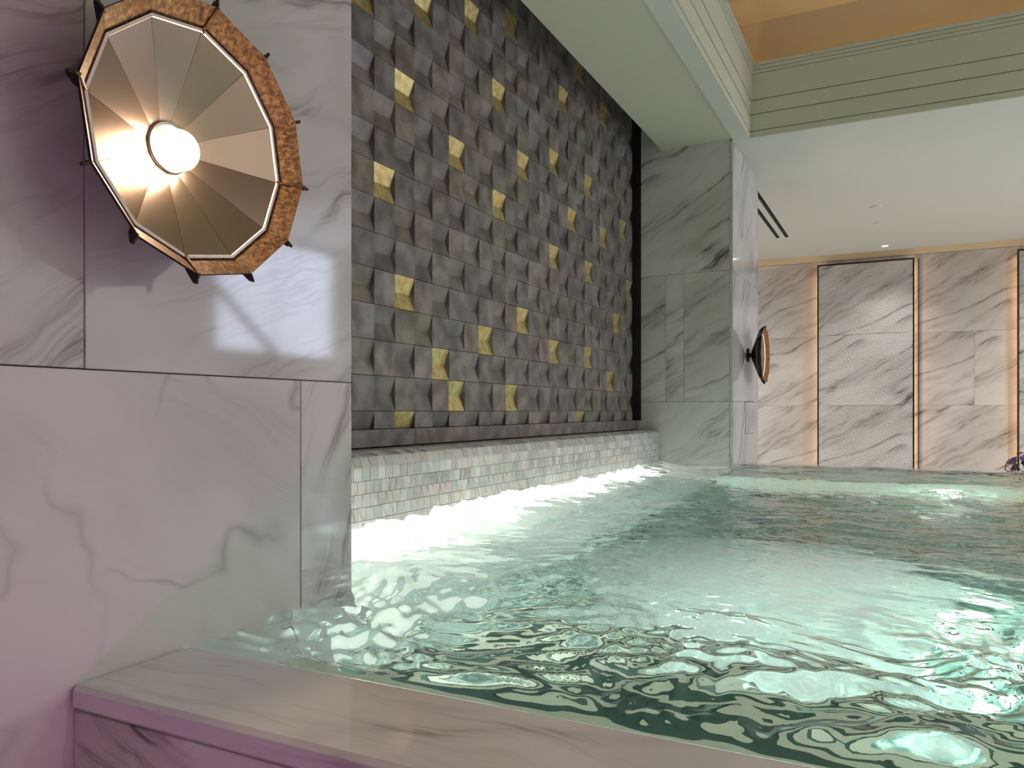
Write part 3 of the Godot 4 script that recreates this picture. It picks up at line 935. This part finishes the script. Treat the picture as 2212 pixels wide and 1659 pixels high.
# ------------------------------------------------------------------ wall lamps
func build_lamps() -> void:
	var t := thing("wall_lamp", V(WALL_X, 0.389, -0.80), "large twelve sided rusty bronze wall lamp with glowing bulb on veined marble", "wall lamp", "twelve sided wall lamps")
	var turn := deg_to_rad(5.0)
	var k := MB.new()
	k.lathe_x([Vector2(0.0, 0.0), Vector2(0.0, 0.05), Vector2(0.006, 0.05), Vector2(0.009, 0.046), Vector2(0.009, 0.0)], 28, false)
	part("wall_plate", k.mesh(), M.bronze, t)
	k = MB.new()
	k.lathe_x([Vector2(0.008, 0.016), Vector2(0.034, 0.016)], 18, false)
	part("stem", k.mesh(), M.bronze, t)
	# outer shell, outside then inside
	k = MB.new()
	k.lathe_x([Vector2(0.026, 0.0), Vector2(0.026, 0.032), Vector2(0.080, 0.164), Vector2(0.1165, 0.1985), Vector2(0.1195, 0.197)], 12, true, turn)
	var sh := part("shell", k.mesh(), M.bronze, t)
	k = MB.new()
	k.lathe_x([Vector2(0.1195, 0.197), Vector2(0.0885, 0.1705), Vector2(0.083, 0.163)], 12, true, turn)
	part("rim_lining", k.mesh(), M.rust, sh)
	# mirror of twelve facets
	for i in 12:
		var a0 := turn + TAU * i / 12.0 + 0.002
		var a1 := turn + TAU * (i + 1) / 12.0 - 0.002
		var d0 := Vector3(0, sin(a0), cos(a0))
		var d1 := Vector3(0, sin(a1), cos(a1))
		var f := MB.new()
		var lo := Vector3(0.038, 0, 0)
		var hi := Vector3(0.0895, 0, 0)
		var bk := Vector3(-0.003, 0, 0)
		f.poly([lo + d1 * 0.036, lo + d0 * 0.036, hi + d0 * 0.168, hi + d1 * 0.168])
		f.poly([lo + bk + d0 * 0.036, lo + bk + d1 * 0.036, hi + bk + d1 * 0.168, hi + bk + d0 * 0.168])
		f.poly([hi + d1 * 0.168, hi + d0 * 0.168, hi + bk + d0 * 0.168, hi + bk + d1 * 0.168])
		f.poly([lo + d0 * 0.036, lo + d1 * 0.036, lo + bk + d1 * 0.036, lo + bk + d0 * 0.036])
		part("mirror_facet", f.mesh(), M.mirror, t)
		# pin and fin at every corner of the rim, a strap across the lining at every third
		var p := MB.new()
		p.tube([Vector3(0.114, 0, 0) + d0 * 0.193, Vector3(0.117, 0, 0) + d0 * 0.200, Vector3(0.117, 0, 0) + d0 * 0.210, Vector3(0.115, 0, 0) + d0 * 0.2102], [0.0022, 0.0026, 0.0026, 0.0005], 8)
		part("pin", p.mesh(), M.bronze, t)
		if i % 3 == 0:
			var st := MB.new()
			st.tube([Vector3(0.093, 0, 0) + d0 * 0.164, Vector3(0.094, 0, 0) + d0 * 0.171, Vector3(0.1215, 0, 0) + d0 * 0.1965, Vector3(0.1195, 0, 0) + d0 * 0.202], [0.0015, 0.0022, 0.0024, 0.0022], 8)
			part("strap", st.mesh(), M.rust, t)
		var fin := MB.new()
		var sd: Vector3 = d0.cross(Vector3.RIGHT) * 0.0016
		var q4 := [Vector3(0.083, 0, 0) + d0 * 0.165, Vector3(0.1165, 0, 0) + d0 * 0.197, Vector3(0.112, 0, 0) + d0 * 0.209, Vector3(0.094, 0, 0) + d0 * 0.188]
		fin.poly([q4[0] + sd, q4[1] + sd, q4[2] + sd, q4[3] + sd])
		fin.poly([q4[3] - sd, q4[2] - sd, q4[1] - sd, q4[0] - sd])
		fin.poly([q4[2] - sd, q4[3] - sd, q4[3] + sd, q4[2] + sd])
		fin.poly([q4[1] - sd, q4[2] - sd, q4[2] + sd, q4[1] + sd])
		part("fin", fin.mesh(), M.bronze, t)
	k = MB.new()
	k.lathe_x([Vector2(0.086, 0.1708), Vector2(0.0925, 0.1708), Vector2(0.0925, 0.1665), Vector2(0.0895, 0.1660)], 12, true, turn)
	part("mirror_rim", k.mesh(), M.edge, t)
	k = MB.new()
	k.lathe_x([Vector2(0.027, 0.0), Vector2(0.027, 0.036), Vector2(0.040, 0.0375), Vector2(0.0435, 0.036), Vector2(0.0435, 0.032), Vector2(0.032, 0.030), Vector2(0.032, 0.0)], 28, false)
	part("socket", k.mesh(), M.steel, t)
	k = MB.new()
	var prof := []
	for i in 15:
		var a := PI / 2 * i / 14.0
		prof.append(Vector2(0.066 + 0.021 * sin(a), 0.0295 * pow(maxf(cos(a), 0.0), 0.8)))
	k.lathe_x([Vector2(0.033, 0.024), Vector2(0.040, 0.0275), Vector2(0.048, 0.0293)] + prof, 32, false)
	part("bulb", k.mesh(), M.bulb, t, Vector3(-0.004, -0.007, 0))
	omni(t, Vector3(0.064, -0.005, 0), Color(1.0, 0.86, 0.70), 0.10, 0.02)
	var c: Node3D = t.duplicate()
	c.name = numbered("wall_lamp")
	add_child(c)
	c.position = V(WALL_X, 0.399, -5.745)
	c.set_meta("label", "twelve sided bronze wall lamp seen edge-on on the far pillar")

# ------------------------------------------------------------------ ceiling fittings and small things
func build_fittings() -> void:
	# downlights along the far wall; those after them are unseen, added for brightness
	var spots := [[-1.9, -9.2], [-0.205, -9.26], [1.5, -9.2], [3.2, -9.0], [0.2, 0.9], [1.9, 0.9], [3.1, -2.6], [3.1, -0.9], [3.1, -4.3], [2.3, -7.6], [-2.4, -7.6]]
	var labs := ["round recessed downlight in the white ceiling behind the pillar", "small round downlight glowing in the ceiling above the framed panel", "round recessed downlight in the ceiling above the second framed panel", "round recessed downlight in the corner by the window", "added unseen round downlight in the ceiling behind the near coping", "added unseen round downlight in the ceiling before the pool front", "added unseen round downlight midway along the pool side under the window", "added unseen round downlight above the near corner of the pool side", "added unseen round downlight over the pool side next to the window", "added unseen round downlight in the middle of the far ceiling by the window", "added unseen round downlight in the far ceiling hidden behind the pillar"]
	for i in spots.size():
		var d := thing("downlight", V(spots[i][0], CEIL, spots[i][1]), labs[i], "downlight", "ceiling downlights")
		var k := MB.new()
		k.lathe_x([Vector2(0.0, 0.032), Vector2(-0.003, 0.034), Vector2(-0.003, 0.044), Vector2(0.0, 0.045)], 24, false)
		var r := part("ring", k.mesh(), M.white, d)
		r.basis = Basis(Vector3(0, 0, 1), PI / 2)
		k = MB.new()
		k.lathe_x([Vector2(-0.0015, 0.0005), Vector2(-0.0015, 0.032)], 24, false)
		var e := part("glowing_disc", k.mesh(), M.down, d)
		e.basis = Basis(Vector3(0, 0, 1), PI / 2)
		spot(d, Vector3(0, -0.012, 0), Vector3.DOWN, Color(1.0, 0.98, 0.95), 0.8 if i < 4 else (1.2 if i < 6 else (4.6 if i < 9 else 8.0)), 60.0 if i < 6 else 78.0, 0.03, 0.9)
	# slot diffuser
	for s in [[-1.084, "inner"], [-1.170, "outer"]]:
		var v := thing("slot_diffuser", V(s[0], CEIL, -7.2), "long black air slot in the white ceiling, nearer the panels" if s[1] == "inner" else "long black air slot in the white ceiling, nearer the pillar back", "air vent", "ceiling air slots")
		for b in [[Vector3(-0.0215, 0.001, -1.152), Vector3(-0.0182, 0.34, 1.002)], [Vector3(0.0182, 0.001, -1.152), Vector3(0.0215, 0.34, 1.002)]]:
			part("duct_side", box_mesh(b[0], b[1]), M.duct, v)
		part("duct_top", box_mesh(Vector3(-0.0215, 0.34, -1.152), Vector3(0.0215, 0.343, 1.002)), M.duct, v)
		for z in [-1.152, 1.0]:
			part("duct_end", box_mesh(Vector3(-0.0182, 0.001, z), Vector3(0.0182, 0.34, z + 0.002)), M.duct, v)
	# two cover plates in the ceiling
	for s in [[-7.444, 0.05, "flat round cover plate in the white ceiling nearer the coffer"], [-8.114, 0.045, "domed round sensor in the white ceiling nearer the downlight"]]:
		var v := thing("ceiling_plate", V(-0.232, CEIL, s[0]), s[2], "cover plate")
		var k := MB.new()
		k.lathe_x([Vector2(-0.015, 0.001), Vector2(-0.014, s[1] * 0.55), Vector2(-0.012, s[1] - 0.004), Vector2(0.0, s[1])], 24, false)
		var r := part("plate", k.mesh(), M.white, v)
		r.basis = Basis(Vector3(0, 0, 1), PI / 2)
	# flush hatch in the pillar
	var hd := thing("access_hatch", V(WALL_X, -0.162, -5.80), "flush marble access hatch low on the pillar under the lamp", "hatch")
	part("hatch_door", slab_mesh(Vector3(0.0, 0.003, -0.165), Vector3(0.003, 0.226, 0.165), 0.0008, 1.6, -0.7, Vector2(0.2, 0.2)), M.up, hd)
	for b in [[Vector3(0, 0, -0.171), Vector3(0.0012, 0.232, -0.166)], [Vector3(0, 0, -0.171), Vector3(0.0012, 0.003, 0.171)], [Vector3(0, 0.226, -0.171), Vector3(0.0012, 0.232, 0.171)]]:
		part("joint", box_mesh(b[0], b[1]), M.black, hd)

func build_flowers() -> void:
	var t := thing("flower_arrangement", V(0.715, -1.0, -6.12), "purple flowers in a white vase on the floor behind the pool edge", "flowers")
	var k := MB.new()
	var rot := []
	for p in [[0.0, 0.05], [0.01, 0.09], [0.12, 0.11], [0.30, 0.09], [0.44, 0.055], [0.50, 0.07], [0.495, 0.06], [0.44, 0.045]]:
		rot.append(Vector2(p[0], p[1]))
	k.lathe_x(rot, 28, false)
	var vs := part("vase", k.mesh(), mat(Color(0.8, 0.78, 0.75), 0.3), t)
	vs.basis = Basis(Vector3(0, 0, 1), PI / 2)
	for i in 52:
		var a := rng.randf() * TAU
		var e := acos(1.0 - rng.randf() * 1.25)
		var dir := Vector3(sin(e) * cos(a), cos(e), sin(e) * sin(a))
		var c := Vector3(0, 0.605, 0) + dir * 0.125
		var b := MB.new()
		b.tube([Vector3(0, 0.46, 0), Vector3(0, 0.55, 0) + dir * 0.03, c], [0.002, 0.002, 0.0015], 5)
		part("stem", b.mesh(), M.leaf, t)
		var f := MB.new()
		var e1 := dir.cross(Vector3(0.3, 0.9, 0.2)).normalized()
		var e2 := dir.cross(e1)
		for q in 5:
			var an := TAU * q / 5 + rng.randf() * 0.4
			var o := e1 * cos(an) + e2 * sin(an)
			var s := e1 * -sin(an) + e2 * cos(an)
			var L := rng.randf_range(0.022, 0.032)
			f.poly([c, c + o * L * 0.6 + s * L * 0.45 + dir * 0.006, c + o * L + dir * 0.002, c + o * L * 0.6 - s * L * 0.45 + dir * 0.006])
		part("flower_head", f.mesh(), M.petals[rng.randi() % 4], t)
	for i in 12:
		var a := TAU * i / 12.0 + rng.randf()
		var o := Vector3(cos(a), 0, sin(a))
		var s := Vector3(-sin(a), 0, cos(a))
		var c := Vector3(0, 0.52, 0) + o * 0.03
		var f := MB.new()
		f.poly([c, c + o * 0.05 + s * 0.022 + Vector3(0, 0.02, 0), c + o * 0.10 + Vector3(0, 0.0, 0), c + o * 0.05 - s * 0.022 + Vector3(0, 0.02, 0)])
		part("leaf", f.mesh(), M.leaf, t)
